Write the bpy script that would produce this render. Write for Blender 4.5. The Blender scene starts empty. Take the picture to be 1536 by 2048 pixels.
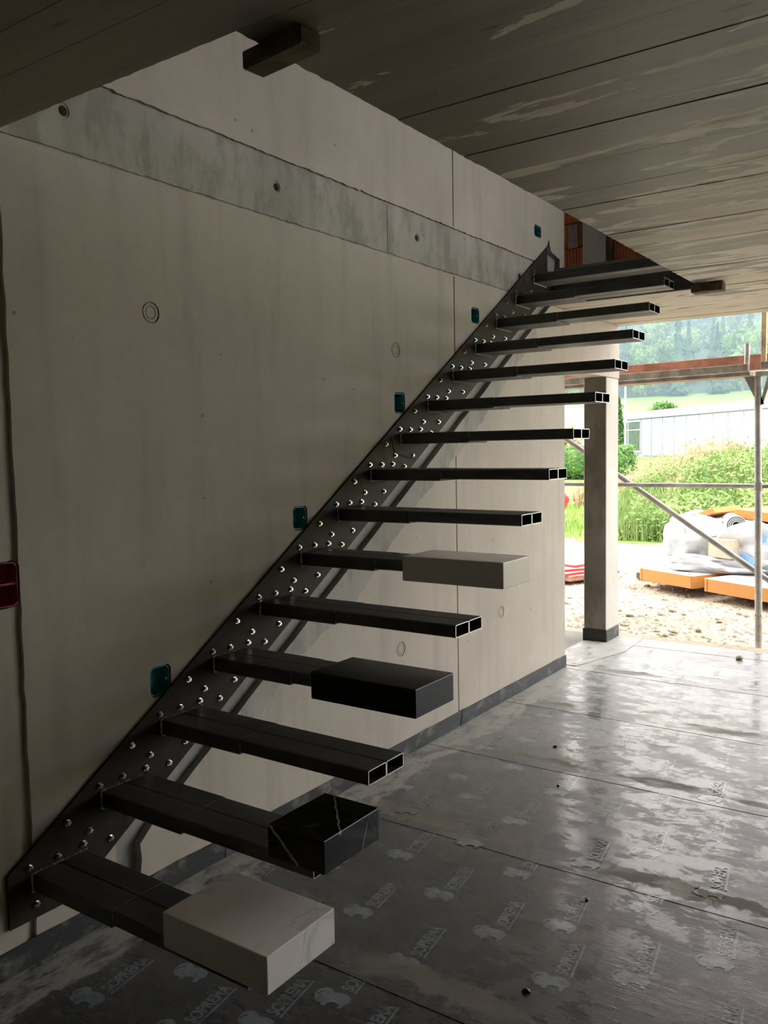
import bpy, bmesh, math, random
from mathutils import Vector, Matrix, noise
from mathutils.geometry import delaunay_2d_cdt

scene = bpy.context.scene
col = scene.collection
random.seed(7)

# ------------------------------------------------------------------ camera, sky, exposure
CAM = Vector((-1.2497, -2.4799, 1.5438))
cam_d = bpy.data.cameras.new('camera')
cam = bpy.data.objects.new('camera', cam_d)
col.objects.link(cam)
_yaw, _pitch, _roll = 2.534028, -0.0750091, -0.0178814
_F = Vector((-math.cos(_yaw) * math.cos(_pitch), math.sin(_yaw) * math.cos(_pitch), math.sin(_pitch)))
_R = _F.cross(Vector((0, 0, 1))).normalized()
_U = _R.cross(_F)
_R2 = math.cos(_roll) * _R + math.sin(_roll) * _U
_U2 = -math.sin(_roll) * _R + math.cos(_roll) * _U
m = Matrix((( _R2.x, _U2.x, -_F.x, CAM.x), (_R2.y, _U2.y, -_F.y, CAM.y), (_R2.z, _U2.z, -_F.z, CAM.z), (0, 0, 0, 1)))
cam.matrix_world = m
cam_d.sensor_fit = 'VERTICAL'
cam_d.sensor_height = 36.0
cam_d.sensor_width = 27.0
cam_d.lens = 1695.48 / 2048 * 36.0
cam_d.clip_end = 2000
cam_d.clip_start = 0.02
scene.camera = cam

world = bpy.data.worlds.new('overcast_sky')
scene.world = world
world.use_nodes = True
wn = world.node_tree
wn.nodes.clear()
w_out = wn.nodes.new('ShaderNodeOutputWorld')
w_bg = wn.nodes.new('ShaderNodeBackground')
w_bg.inputs['Color'].default_value = (.97, .985, 1.0, 1)
w_bg.inputs['Strength'].default_value = 1.0
wn.links.new(w_bg.outputs[0], w_out.inputs[0])

scene.view_settings.view_transform = 'Standard'
scene.view_settings.look = 'None'
scene.view_settings.gamma = 1.0
scene.view_settings.use_curve_mapping = False
scene.view_settings.exposure = 2.65

# ------------------------------------------------------------------ material helpers
class NT:
    def __init__(s, name):
        s.m = bpy.data.materials.new(name)
        s.m.use_nodes = True
        s.t = s.m.node_tree
        s.t.nodes.clear()
        s.out = s.t.nodes.new('ShaderNodeOutputMaterial')
        s.b = s.t.nodes.new('ShaderNodeBsdfPrincipled')
        s.t.links.new(s.b.outputs[0], s.out.inputs[0])
    def _in(s, sock, v):
        if v is None:
            return
        if isinstance(v, bpy.types.NodeSocket):
            s.t.links.new(v, sock)
        else:
            if sock.type == 'RGBA' and len(v) == 3:
                v = (*v, 1)
            sock.default_value = v
    def pos(s):
        return s.t.nodes.new('ShaderNodeNewGeometry').outputs['Position']
    def objc(s):
        return s.t.nodes.new('ShaderNodeTexCoord').outputs['Object']
    def rnd(s):
        return s.t.nodes.new('ShaderNodeObjectInfo').outputs['Random']
    def mapv(s, v, scale=(1, 1, 1), loc=(0, 0, 0), rot=(0, 0, 0)):
        n = s.t.nodes.new('ShaderNodeMapping')
        s._in(n.inputs['Vector'], v)
        n.inputs['Scale'].default_value = scale
        n.inputs['Location'].default_value = loc
        n.inputs['Rotation'].default_value = rot
        return n.outputs[0]
    def noise(s, v, scale=5, detail=6, rough=0.6, dist=0.0):
        n = s.t.nodes.new('ShaderNodeTexNoise')
        s._in(n.inputs['Vector'], v)
        n.inputs['Scale'].default_value = scale
        n.inputs['Detail'].default_value = detail
        n.inputs['Roughness'].default_value = rough
        n.inputs['Distortion'].default_value = dist
        return n.outputs['Fac']
    def voro(s, v, scale=5, feature='F1', out='Distance'):
        n = s.t.nodes.new('ShaderNodeTexVoronoi')
        n.feature = feature
        s._in(n.inputs['Vector'], v)
        n.inputs['Scale'].default_value = scale
        return n.outputs[out]
    def ramp(s, f, a, b, va=0.0, vb=1.0):
        n = s.t.nodes.new('ShaderNodeMapRange')
        n.interpolation_type = 'SMOOTHSTEP'
        s._in(n.inputs[0], f)
        n.inputs[1].default_value = a
        n.inputs[2].default_value = b
        n.inputs[3].default_value = va
        n.inputs[4].default_value = vb
        return n.outputs[0]
    def mix(s, f, a, b, mode='MIX'):
        n = s.t.nodes.new('ShaderNodeMix')
        n.data_type = 'RGBA'
        n.blend_type = mode
        s._in(n.inputs[0], f)
        s._in(n.inputs[6], a)
        s._in(n.inputs[7], b)
        return n.outputs[2]
    def math(s, op, a, b=None, c=None):
        n = s.t.nodes.new('ShaderNodeMath')
        n.operation = op
        s._in(n.inputs[0], a)
        s._in(n.inputs[1], b)
        if c is not None:
            s._in(n.inputs[2], c)
        return n.outputs[0]
    def sep(s, v):
        n = s.t.nodes.new('ShaderNodeSeparateXYZ')
        s._in(n.inputs[0], v)
        return n.outputs
    def bump(s, h, strength=0.3, dist=0.01):
        n = s.t.nodes.new('ShaderNodeBump')
        n.inputs['Strength'].default_value = strength
        n.inputs['Distance'].default_value = dist
        s._in(n.inputs['Height'], h)
        s.t.links.new(n.outputs[0], s.b.inputs['Normal'])
    def set(s, color=None, rough=None, metal=None, spec=None, coat=None, trans=None):
        for k, v in (('Base Color', color), ('Roughness', rough), ('Metallic', metal), ('Specular IOR Level', spec), ('Coat Weight', coat), ('Transmission Weight', trans)):
            s._in(s.b.inputs[k], v)
        return s.m

def plain(name, c, rough=0.6, metal=0.0, spec=0.5, var=0.15, scale=8, obj=True):
    k = NT(name)
    v = k.objc() if obj else k.pos()
    f = k.noise(v, scale, 5)
    lo = tuple(x * (1 - var) for x in c)
    hi = tuple(min(1, x * (1 + var)) for x in c)
    k.bump(f, 0.15, 0.005)
    return k.set(k.mix(k.ramp(f, .3, .7), lo, hi), rough, metal, spec)

def concrete(name, c, streak=0.25, blotch=0.25, pits=True, dirt=0.0, gloss=0.75):
    k = NT(name)
    p = k.pos()
    big = k.noise(p, 1.1, 6, .55)
    st = k.noise(k.mapv(p, (5, 5, .5)), 1.6, 5, .6)
    fine = k.noise(p, 38, 4, .7)
    mid = k.noise(p, 5.5, 7, .65, .4)
    a = k.mix(k.ramp(big, .35, .65), tuple(x * (1 - blotch) for x in c), c)
    a = k.mix(k.ramp(st, .48, .72, 0, streak), a, tuple(x * .55 for x in c))
    a = k.mix(k.ramp(mid, .52, .75, 0, .3), a, tuple(min(1, x * 1.18) for x in c))
    a = k.mix(k.ramp(fine, .3, .8, 0, .22), a, tuple(x * .7 for x in c))
    if dirt:
        dd = k.noise(k.mapv(p, (2.5, 2.5, 1.2)), 2.2, 8, .7)
        a = k.mix(k.ramp(dd, .45, .62, 0, dirt), a, (c[0] * .42, c[1] * .41, c[2] * .38))
    h = k.math('ADD', k.math('MULTIPLY', mid, .6), k.math('MULTIPLY', fine, .25))
    if pits:
        vd = k.voro(p, 9)
        vc = k.voro(p, 9, out='Color')
        rr = k.sep(vc)[0]
        pit = k.math('MULTIPLY', k.ramp(vd, .045, .075, 1, 0), k.ramp(rr, .7, .74))
        a = k.mix(k.math('MULTIPLY', pit, .75), a, tuple(x * .3 for x in c))
        h = k.math('SUBTRACT', h, k.math('MULTIPLY', pit, .8))
    k.bump(h, .25, .006)
    return k.set(a, gloss, 0, .35)

MAT = {}
MAT['wall'] = concrete('cast_concrete', (.56, .49, .415), .35, .16)
MAT['band'] = concrete('stained_concrete', (.47, .44, .385), .5, .25, True, .55)
MAT['chase'] = concrete('raw_mortar', (.45, .425, .39), .3, .3, False, .3, .9)
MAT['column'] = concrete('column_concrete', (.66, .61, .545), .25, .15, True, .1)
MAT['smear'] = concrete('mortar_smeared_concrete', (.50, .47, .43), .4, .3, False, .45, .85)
MAT['col_shaded'] = concrete('weathered_shaded_column_face', (.36, .335, .29), .6, .3, True, .6)  # stained concrete, with the shade of the inward face painted in as darker colour
MAT['plug'] = concrete('plug_mortar', (.44, .41, .365), .1, .2, False, .2)

def ceiling_mat():
    k = NT('board_marked_concrete')
    p = k.pos()
    c = (.225, .193, .148)
    grain = k.noise(k.mapv(p, (38, 1.3, 1)), 1.0, 6, .65)
    board = k.noise(k.mapv(p, (9, .06, 1)), 1.0, 1, .5)
    px = k.sep(p)
    pa = k.noise(k.mapv(p, (5.0, .95, 1)), 1.15, 8, .6, .9)
    # drying fronts: the slab has dried out from the open facade inwards
    pa = k.math('ADD', pa, k.math('MULTIPLY', k.math('SUBTRACT', px[0], 2.4), .045))
    pa = k.math('SUBTRACT', pa, k.ramp(px[1], -2.2, -.9, 0, .07))
    a = k.mix(k.ramp(board, .35, .65), tuple(x * .8 for x in c), c)
    a = k.mix(k.ramp(grain, .4, .75, 0, .35), a, tuple(x * .55 for x in c))
    dry = k.ramp(pa, .468, .486, 0, 1)
    a = k.mix(k.math('MULTIPLY', dry, .88), a, k.mix(k.ramp(grain, .4, .75), (.68, .61, .49), (.5, .445, .355)))
    kn = k.voro(k.mapv(p, (9, 2.6, 1)), 1.0)
    a = k.mix(k.ramp(kn, .05, .12, .55, 0), a, tuple(x * .3 for x in c))
    k.bump(k.math('ADD', grain, k.math('MULTIPLY', board, .8)), .35, .004)
    rough = k.ramp(pa, .45, .6, .42, .7)
    return k.set(a, rough, 0, .4)
MAT['ceil'] = ceiling_mat()
MAT['slab'] = concrete('slab_edge_concrete', (.30, .275, .235), .3, .3, True, .3)

SEAMS = [-5.0, -4.0, -3.05, -2.1, -1.13, -.14, .84, 1.83, 2.77, 3.72, 4.7, 5.66, 5.88]
def membrane_mat(name, printed=False):
    k = NT(name)
    p = k.pos()
    px = k.sep(p)
    big = k.noise(p, 1.3, 6, .6)
    st = k.noise(k.mapv(p, (16, 1.6, 1)), 1.5, 7, .65)
    fine = k.noise(k.mapv(p, (60, 14, 1)), 1.0, 5, .7)
    base = (.058, .061, .064)
    a = k.mix(k.ramp(big, .3, .7), base, (.08, .082, .083))
    if printed:
        wear = k.noise(p, 22, 6, .75)
        a = k.mix(k.ramp(wear, .46, .68, .85, .2), a, (.25, .295, .335))
    # dried silt puddles
    silt = k.noise(k.mapv(p, (2.0, .9, 1)), 1.5, 8, .68, .3)
    a = k.mix(k.ramp(silt, .55, .66, 0, .5), a, (.2, .19, .17))
    # trodden dust towards the open facade
    dust = k.math('MULTIPLY', k.ramp(px[0], 1.3, 4.6), k.ramp(big, .3, .6, .5, 1))
    a = k.mix(k.math('MULTIPLY', dust, .72), a, (.40, .40, .395))
    # olive silt left along the membrane laps
    m1 = None
    wn_ = k.noise(p, 3.0, 6, .7)
    w = k.math('ADD', .0, k.math('MULTIPLY', k.ramp(wn_, .3, .7), .085))
    for sx in SEAMS[5:11]:
        d = k.math('SUBTRACT', px[0], sx + .065)
        e = k.ramp(k.math('SUBTRACT', k.math('ABSOLUTE', d), w), -.006, .006, 1, 0)
        m1 = e if m1 is None else k.math('MAXIMUM', m1, e)
    mask = k.ramp(k.noise(k.mapv(p, (1, 1, 1), (3.3, 1.7, 0)), 1.1, 4, .5), .44, .52)
    mud = k.math('MULTIPLY', m1, mask)
    a = k.mix(k.math('MULTIPLY', mud, .8), a, (.19, .175, .14))
    # sandy cement spilled along the foot of the wall
    wd = k.math('ADD', px[1], k.math('MULTIPLY', k.noise(p, 3.2, 7, .72), .3))
    sand = k.math('MULTIPLY', k.ramp(wd, -.05, -.02), k.ramp(k.noise(k.mapv(p, (3, 6, 1)), 2.5, 7, .7), .38, .56, .1, .85))
    a = k.mix(sand, a, (.42, .40, .36))
    fine2 = k.noise(k.mapv(p, (150, 30, 1)), 1.0, 4, .75)
    h = k.math('ADD', k.math('ADD', k.math('MULTIPLY', st, .35), k.math('MULTIPLY', fine, .4)), k.math('MULTIPLY', fine2, .3))
    k.bump(h, .33, .004)
    wet = k.noise(k.mapv(p, (3.0, 1.6, 1)), 2.6, 9, .78, .3)
    rr = k.math('ADD', k.math('ADD', k.ramp(st, .35, .7, .1, .2), k.ramp(wet, .485, .525, 0, .28)), k.ramp(silt, .5, .66, 0, .15))
    if printed:
        rr = k.math('SUBTRACT', rr, .06)
    rr = k.math('ADD', rr, k.math('MULTIPLY', k.math('MAXIMUM', mud, sand), .4))
    return k.set(a, rr, 0, .5)
MAT['membrane'] = membrane_mat('bitumen_membrane')
MAT['print'] = membrane_mat('faded_print_ink', True)

def upturn_mat():
    k = NT('bitumen_upturn')
    p = k.pos()
    f = k.noise(p, 9, 8, .72, .5)
    g = k.noise(k.mapv(p, (3, 3, 14)), 2.5, 6, .7)
    a = k.mix(k.ramp(f, .5, .68, 0, .8), (.036, .038, .042), (.2, .195, .18))
    a = k.mix(k.ramp(g, .58, .7, 0, .5), a, (.16, .19, .25))
    k.bump(f, .4, .006)
    return k.set(a, .5, 0, .4)
MAT['upturn'] = upturn_mat()
MAT['tar'] = plain('black_tar', (.018, .018, .018), .35, 0, .5, .4, 12)

def steel(name, c, rough, metal, var=.5, spec=.5):
    k = NT(name)
    p = k.pos()
    f = k.noise(k.mapv(p, (6, 2.2, 6)), 2.2, 7, .65)
    g = k.noise(p, 55, 4, .7)
    a = k.mix(k.ramp(f, .35, .68), c, tuple(min(1, x * (1 + var)) for x in c))
    a = k.mix(k.ramp(g, .55, .75, 0, .25), a, tuple(x * 1.9 for x in c))
    k.bump(k.math('ADD', f, k.math('MULTIPLY', g, .3)), .06, .004)
    return k.set(a, k.ramp(f, .3, .7, rough - .06, rough + .1), metal, spec)
MAT['steel'] = steel('mill_scale_steel', (.058, .058, .056), .46, .45, .9)
MAT['plate'] = steel('brown_black_plate_steel', (.034, .0255, .021), .58, .0, .5, .1)
MAT['cut'] = plain('sawn_bright_steel', (.55, .54, .52), .35, .9, .5, .1)
MAT['weld'] = plain('weld_metal', (.6, .57, .52), .3, .95, .5, .4, 200)
MAT['zinc'] = plain('zinc_bolt_steel', (.72, .7, .66), .22, 1.0, .5, .15, 90)
MAT['galv'] = plain('galvanised_tube', (.42, .40, .37), .45, .35, .5, .3, 6)

def marble(name, base, vein, vscale, width, amount, rough, cloud=None, speck=None, spec=.5):
    k = NT(name)
    p = k.objc()
    warp = k.noise(p, vscale * .7, 6, .6)
    big = k.noise(k.mapv(p, (1, 1, 1), rot=(.5, .3, .8)), vscale, 5, .55, 1.1)
    v = k.ramp(k.math('ABSOLUTE', k.math('SUBTRACT', big, .5)), 0, width, 1, 0)
    gate = k.ramp(warp, .5, .62)
    a = base
    if cloud:
        a = k.mix(k.ramp(k.noise(p, 6, 6, .6, .5), .35, .7), base, cloud)
    a = k.mix(k.math('MULTIPLY', k.math('MULTIPLY', v, gate), amount), a, vein)
    if speck:
        s = k.noise(p, 90, 3, .6)
        a = k.mix(k.ramp(s, .68, .74, 0, .7), a, speck)
    return k.set(a, rough, 0, spec)
MAT['white_marble'] = marble('white_marble', (.9, .825, .81), (.55, .51, .51), 4.5, .045, .5, .32, (.94, .88, .87))
def veined_black():
    k = NT('black_veined_marble')
    p = k.objc()
    x, y, z = k.sep(p)
    n1 = k.math('SUBTRACT', k.noise(p, 22, 6, .65), .5)
    n2 = k.math('SUBTRACT', k.noise(k.mapv(p, (1, 1, 1), (5, 2, 1)), 55, 5, .7), .5)
    def plane(a, b, c, d, wid, amp=.03):
        q = k.math('ADD', k.math('ADD', k.math('MULTIPLY', x, a), k.math('MULTIPLY', y, b)), k.math('ADD', k.math('MULTIPLY', z, c), d))
        q = k.math('ADD', q, k.math('MULTIPLY', n1, amp))
        wv = k.math('ADD', wid, k.math('MULTIPLY', n2, wid * 2.2))
        return k.ramp(k.math('SUBTRACT', k.math('ABSOLUTE', q), wv), -.0012, .0012, 1, 0)
    va = plane(-8, 1, -1.1, -.1 - 8 * .136 + .11, .0075)
    vb = k.math('MULTIPLY', plane(-.67, .743, .1, -.052 + .091 - .01, .0022, .025), k.ramp(z, .085, .095))
    vc = k.math('MULTIPLY', plane(.93, 0, -.36, -.042, .0012, .008), k.ramp(z, .085, .06))
    vd = plane(.5, .6, .62, -.02, .0006, .06)
    m_ = k.math('MAXIMUM', k.math('MAXIMUM', va, vb), k.math('MAXIMUM', vc, k.math('MULTIPLY', vd, .35)))
    a = k.mix(k.math('MULTIPLY', m_, .8), (.007, .007, .008), (.42, .4, .38))
    return k.set(a, .09, 0, .22)
MAT['black_marble'] = veined_black()
MAT['granite'] = marble('black_granite', (.006, .006, .007), (.02, .02, .02), 5, .03, .5, .22, None, (.015, .015, .016), .14)
MAT['quartz'] = marble('beige_quartz', (.82, .75, .715), (.93, .88, .84), 7, .03, .35, .25, (.85, .78, .75), (.7, .64, .61))

MAT['teal'] = plain('teal_plastic', (.008, .27, .28), .4, 0, .5, .25, 25)
MAT['red_box'] = plain('red_plastic', (.36, .02, .025), .45, 0, .5, .25, 25)
MAT['dark_hole'] = plain('knockout_dark', (.01, .02, .015), .6)
MAT['timber_dark'] = plain('weathered_timber', (.12, .088, .058), .8, 0, .3, .45, 12)
MAT['timber'] = plain('pale_timber', (.55, .42, .27), .8, 0, .3, .3, 10)
MAT['red_board'] = plain('red_brown_toe_board', (.36, .16, .11), .75, 0, .3, .3, 7)
MAT['plank'] = plain('grey_scaffold_plank', (.30, .26, .215), .85, 0, .3, .35, 9)
MAT['brick'] = plain('red_clay_brick', (.50, .17, .075), .85, 0, .3, .22, 14)
MAT['mortar'] = plain('grey_mortar', (.30, .27, .23), .9, 0, .3, .25, 14)

def gravel_mat():
    k = NT('gravel_yard')
    p = k.pos()
    f = k.noise(p, 1.2, 8, .7)
    v = k.voro(p, 16)
    g = k.noise(p, 30, 5, .7)
    a = k.mix(k.ramp(f, .35, .65), (.41, .325, .235), (.5, .43, .34))
    a = k.mix(k.ramp(v, .2, .6, 0, .35), a, (.3, .245, .17))
    a = k.mix(k.ramp(g, .5, .8, 0, .3), a, (.56, .5, .4))
    k.bump(k.math('ADD', v, g), .6, .03)
    return k.set(a, .95, 0, .2)
MAT['gravel'] = gravel_mat()
MAT['stone'] = plain('limestone_rubble', (.35, .29, .215), .9, 0, .3, .3, 9)

def foliage(name, lo, hi, dry=None, scale=1.5, sub=.0):
    k = NT(name)
    p = k.pos()
    f = k.noise(p, scale, 5, .6)
    a = k.mix(k.ramp(f, .32, .68), lo, hi)
    if dry:
        d = k.noise(p, scale * .45, 4, .6)
        a = k.mix(k.ramp(d, .56, .66, 0, .8), a, dry)
    r = k.rnd()
    a = k.mix(k.ramp(r, 0, 1, 0, .35), a, tuple(x * .6 for x in lo))
    return k.set(a, .7, 0, .25)
MAT['weeds'] = foliage('weed_leaves', (.13, .22, .05), (.28, .36, .12), (.38, .31, .17), 1.1)
MAT['straw'] = foliage('dry_plumes', (.38, .27, .15), (.46, .34, .2), None, 1.5)
MAT['lawn'] = foliage('lawn_grass', (.17, .30, .05), (.28, .38, .09), None, .8)
MAT['meadow'] = foliage('meadow_grass', (.13, .34, .06), (.16, .37, .07), None, .05)
MAT['hedge'] = foliage('hedge_leaves', (.05, .12, .03), (.12, .22, .05), None, 2)
MAT['conifer'] = foliage('conifer_needles', (.035, .085, .055), (.06, .125, .07), None, .3)
MAT['broadleaf'] = foliage('broadleaf_foliage', (.07, .145, .05), (.15, .24, .075), None, .3)
MAT['forest_floor'] = plain('forest_floor', (.035, .065, .045), .9, 0, .2, .3, .1)
MAT['bark'] = plain('bark', (.14, .11, .085), .9)
MAT['cladding'] = plain('white_cladding', (.50, .52, .56), .5, 0, .4, .03, 1)
MAT['clad_edge'] = plain('grey_joint_trim', (.38, .40, .43), .5, 0, .4, .04, 1)
MAT['window'] = plain('grey_window_glass', (.075, .085, .09), .2, 0, .5, .25, 2)
MAT['orange'] = plain('orange_panel_edge', (.5, .22, .05), .6, 0, .4, .06, 4)
MAT['white_face'] = plain('white_panel_face', (.5, .5, .5), .55, 0, .4, .04, 4)
MAT['wrap'] = plain('white_plastic_film', (.58, .585, .6), .25, 0, .5, .14, 5)
MAT['card'] = plain('cardboard', (.52, .42, .31), .8, 0, .3, .1, 6)
MAT['blue'] = plain('blue_film', (.18, .34, .62), .35, 0, .5, .2, 9)
MAT['black'] = plain('black_rubber', (.03, .03, .032), .5)
MAT['red'] = plain('red_paint', (.58, .04, .04), .4, 0, .5, .1)

# ------------------------------------------------------------------ mesh helpers
def link(o, parent=None):
    col.objects.link(o)
    if parent is not None:
        o.parent = parent
    return o

def wloc(o):
    v = Vector(o.location)
    while o.parent:
        o = o.parent
        v += o.location
    return v

def mk(name, verts, faces, mats, parent=None, fm=None, loc=None, smooth=False):
    """Mesh object from world-space vertices. Origin at loc (world) or at the parent's origin."""
    base = wloc(parent) if parent is not None else Vector((0, 0, 0))
    org = Vector(loc) if loc is not None else base
    me = bpy.data.meshes.new(name)
    me.from_pydata([(v[0] - org.x, v[1] - org.y, v[2] - org.z) for v in verts], [], faces)
    if not isinstance(mats, (list, tuple)):
        mats = [mats]
    for mm in mats:
        me.materials.append(MAT[mm])
    if fm:
        me.polygons.foreach_set('material_index', fm)
    if smooth:
        me.polygons.foreach_set('use_smooth', [True] * len(me.polygons))
    me.update()
    o = bpy.data.objects.new(name, me)
    o.location = org - base
    return link(o, parent)

def tag(o, label=None, cat=None, group=None, kind=None):
    for k, v in (('label', label), ('category', cat), ('group', group), ('kind', kind)):
        if v:
            o[k] = v
    return o

def empty(name, loc, label, cat, group=None):
    o = bpy.data.objects.new(name, None)
    o.location = loc
    o.empty_display_size = .1
    link(o)
    return tag(o, label, cat, group)

BOXF = [(0, 3, 2, 1), (4, 5, 6, 7), (0, 1, 5, 4), (1, 2, 6, 5), (2, 3, 7, 6), (3, 0, 4, 7)]
def box(x0, x1, y0, y1, z0, z1):
    x0, x1 = min(x0, x1), max(x0, x1); y0, y1 = min(y0, y1), max(y0, y1); z0, z1 = min(z0, z1), max(z0, z1)
    return ([(x0, y0, z0), (x1, y0, z0), (x1, y1, z0), (x0, y1, z0), (x0, y0, z1), (x1, y0, z1), (x1, y1, z1), (x0, y1, z1)], list(BOXF))

def chbox(x0, x1, y0, y1, z0, z1, c=.004):
    """Box with chamfered edges."""
    bm = bmesh.new()
    v, f = box(x0, x1, y0, y1, z0, z1)
    bv = [bm.verts.new(q) for q in v]
    for q in f:
        bm.faces.new([bv[i] for i in q])
    bmesh.ops.bevel(bm, geom=bm.edges[:], offset=c, segments=1, affect='EDGES')
    bm.verts.index_update()
    r = ([tuple(q.co) for q in bm.verts], [tuple(q.index for q in ff.verts) for ff in bm.faces])
    bm.free()
    return r

def join(*gs):
    V, F = [], []
    for v, f in gs:
        n = len(V)
        V += list(v)
        F += [tuple(i + n for i in q) for q in f]
    return V, F

def xf(g, mat):
    return [tuple(mat @ Vector(v)) for v in g[0]], g[1]

def rotz_at(g, p, a):
    return xf(g, Matrix.Translation(p) @ Matrix.Rotation(a, 4, 'Z'))

def cyl(p0, p1, r, n=12, r1=None, cap=True):
    p0, p1 = Vector(p0), Vector(p1)
    d = (p1 - p0).normalized()
    a = d.orthogonal().normalized()
    b = d.cross(a)
    r1 = r if r1 is None else r1
    V = [tuple(p0 + (a * math.cos(t) + b * math.sin(t)) * r) for t in [2 * math.pi * i / n for i in range(n)]]
    V += [tuple(p1 + (a * math.cos(t) + b * math.sin(t)) * r1) for t in [2 * math.pi * i / n for i in range(n)]]
    F = [(i, (i + 1) % n, n + (i + 1) % n, n + i) for i in range(n)]
    if cap:
        F += [tuple(range(n))[::-1], tuple(range(n, 2 * n))]
    return V, F

def pipe(p0, p1, r, t=.004, n=14):
    """Open tube with wall thickness."""
    p0, p1 = Vector(p0), Vector(p1)
    d = (p1 - p0).normalized()
    a = d.orthogonal().normalized()
    b = d.cross(a)
    V = []
    for q, rr in ((p0, r), (p1, r), (p1, r - t), (p0, r - t)):
        V += [tuple(q + (a * math.cos(2 * math.pi * i / n) + b * math.sin(2 * math.pi * i / n)) * rr) for i in range(n)]
    F = []
    for k in range(4):
        k2 = (k + 1) % 4
        F += [(k * n + i, k * n + (i + 1) % n, k2 * n + (i + 1) % n, k2 * n + i) for i in range(n)]
    return V, F

def prism(poly, axis, a0, a1):
    """Extrude a 2-D polygon. axis 'y': poly is (x, z); axis 'z': poly is (x, y); axis 'x': poly is (y, z)."""
    def P(q, a):
        return (q[0], a, q[1]) if axis == 'y' else ((q[0], q[1], a) if axis == 'z' else (a, q[0], q[1]))
    n = len(poly)
    V = [P(q, a0) for q in poly] + [P(q, a1) for q in poly]
    F = [tuple(range(n)), tuple(range(n, 2 * n))[::-1]] + [(i, n + i, n + (i + 1) % n, (i + 1) % n) for i in range(n)]
    return V, F

def ico(c, r, sub=1):
    bm = bmesh.new()
    bmesh.ops.create_icosphere(bm, subdivisions=sub, radius=1)
    bm.verts.index_update()
    R = r if isinstance(r, (tuple, list)) else (r, r, r)
    out = ([(c[0] + v.co.x * R[0], c[1] + v.co.y * R[1], c[2] + v.co.z * R[2]) for v in bm.verts], [tuple(v.index for v in f.verts) for f in bm.faces])
    bm.free()
    return out
OCT = ([(1, 0, 0), (-1, 0, 0), (0, 1, 0), (0, -1, 0), (0, 0, 1), (0, 0, -1)], [(0, 2, 4), (2, 1, 4), (1, 3, 4), (3, 0, 4), (2, 0, 5), (1, 2, 5), (3, 1, 5), (0, 3, 5)])

def fix_normals(o):
    bm = bmesh.new()
    bm.from_mesh(o.data)
    bmesh.ops.recalc_face_normals(bm, faces=bm.faces[:])
    bm.to_mesh(o.data)
    bm.free()
    return o

def structure(name, g, mats, parent=None, fm=None):
    o = mk(name, g[0], g[1], mats, parent, fm)
    if parent is None:
        o['kind'] = 'structure'
    return fix_normals(o)

# ------------------------------------------------------------------ dimensions
FZ = -.125                 # floor level
CZ = 2.54                  # underside of the slab
UZ = 2.796                 # top of the slab
WY = .012                  # face of the stair wall
G, RISE = .27622, .18      # going and rise
OX0, OX1, OY = .285, 4.51, -1.01   # stair opening
XF = 5.89                  # open facade
YR = -6.5
XB = -5.0
WX = 4.695                 # end of the stair wall

# ------------------------------------------------------------------ stair wall with its recesses
def circle(cx, cz, r, n=18):
    return [(cx + r * math.cos(2 * math.pi * i / n), cz + r * math.sin(2 * math.pi * i / n)) for i in range(n)]
def rect(x0, x1, z0, z1):
    return [(x0, z0), (x1, z0), (x1, z1), (x0, z1)]
def jag(pts, amp, step=.05, seed=0):
    out = []
    n = len(pts)
    for i in range(n):
        a, b = Vector(pts[i]), Vector(pts[(i + 1) % n])
        L = (b - a).length
        k = max(1, int(L / step))
        nn = Vector((-(b - a).y, (b - a).x)).normalized() if L > 0 else Vector((0, 0))
        for j in range(k):
            q = a.lerp(b, j / k)
            if j:
                q = q + nn * amp * (noise.noise(Vector((q.x * 23 + seed, q.y * 23, seed))) + noise.noise(Vector((q.x * 61, q.y * 61 + seed, seed))))
            out.append((q.x, q.y))
    return out

SLOPE = .649
def chase_line(x):
    return .346 + .648 * (x - 1.075)
def upper_line(x):
    return .207 + SLOPE * (x - .189)
regions = []   # polygon, depth, material index (later ones win)
regions.append((jag(rect(XB, WX, CZ, UZ), .0, .3), .003, 1))
regions.append((jag([(XB + .001, CZ - .006), (WX - .001, CZ - .006), (WX - .001, CZ + .003), (XB + .001, CZ + .003)], .0045, .018, 3), .009, 1))
regions.append((jag([(XB + .001, UZ - .005), (WX - .001, UZ - .005), (WX - .001, UZ + .004), (XB + .001, UZ + .004)], .0045, .018, 5), .011, 1))
regions.append((jag(rect(.252, .288, FZ + .001, CZ - .02), .004, .05, 8), .014, 0))
for xj in (3.083,):
    regions.append((rect(xj - .006, xj + .006, FZ + .001, CZ - .012), .008, 0))
    regions.append((rect(xj - .006, xj + .006, UZ + .01, 5.19), .008, 0))
regions.append((rect(2.412, 2.417, CZ + .01, UZ - .01), .006, 1))
ch = [(.60, FZ + .002), (.715, FZ + .002), (.712, -.02), (.722, .04), (.716, .10), (.775, chase_line(.775))]
ch += [(4.45, chase_line(4.45)), (4.60, 2.58), (4.612, 2.88), (4.47, 2.905), (4.445, 2.93), (4.425, 2.985), (4.405, 2.96), (4.39, 2.935), (4.3, upper_line(4.3) - .02)]
ch += [(.62, upper_line(.62) - .02)]
sm = [(1.25, chase_line(1.25) + .02), (4.2, chase_line(4.2) + .02), (4.2, chase_line(4.2) - .06), (3.3, chase_line(3.3) - .17), (2.6, chase_line(2.6) - .13), (2.1, chase_line(2.1) - .2), (1.6, chase_line(1.6) - .1), (1.25, chase_line(1.25) - .14)]
regions.append((jag(sm, .02, .03, 6), .0006, 3))
regions.append((jag(ch, .0025, .09, 2), .034, 2))
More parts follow.
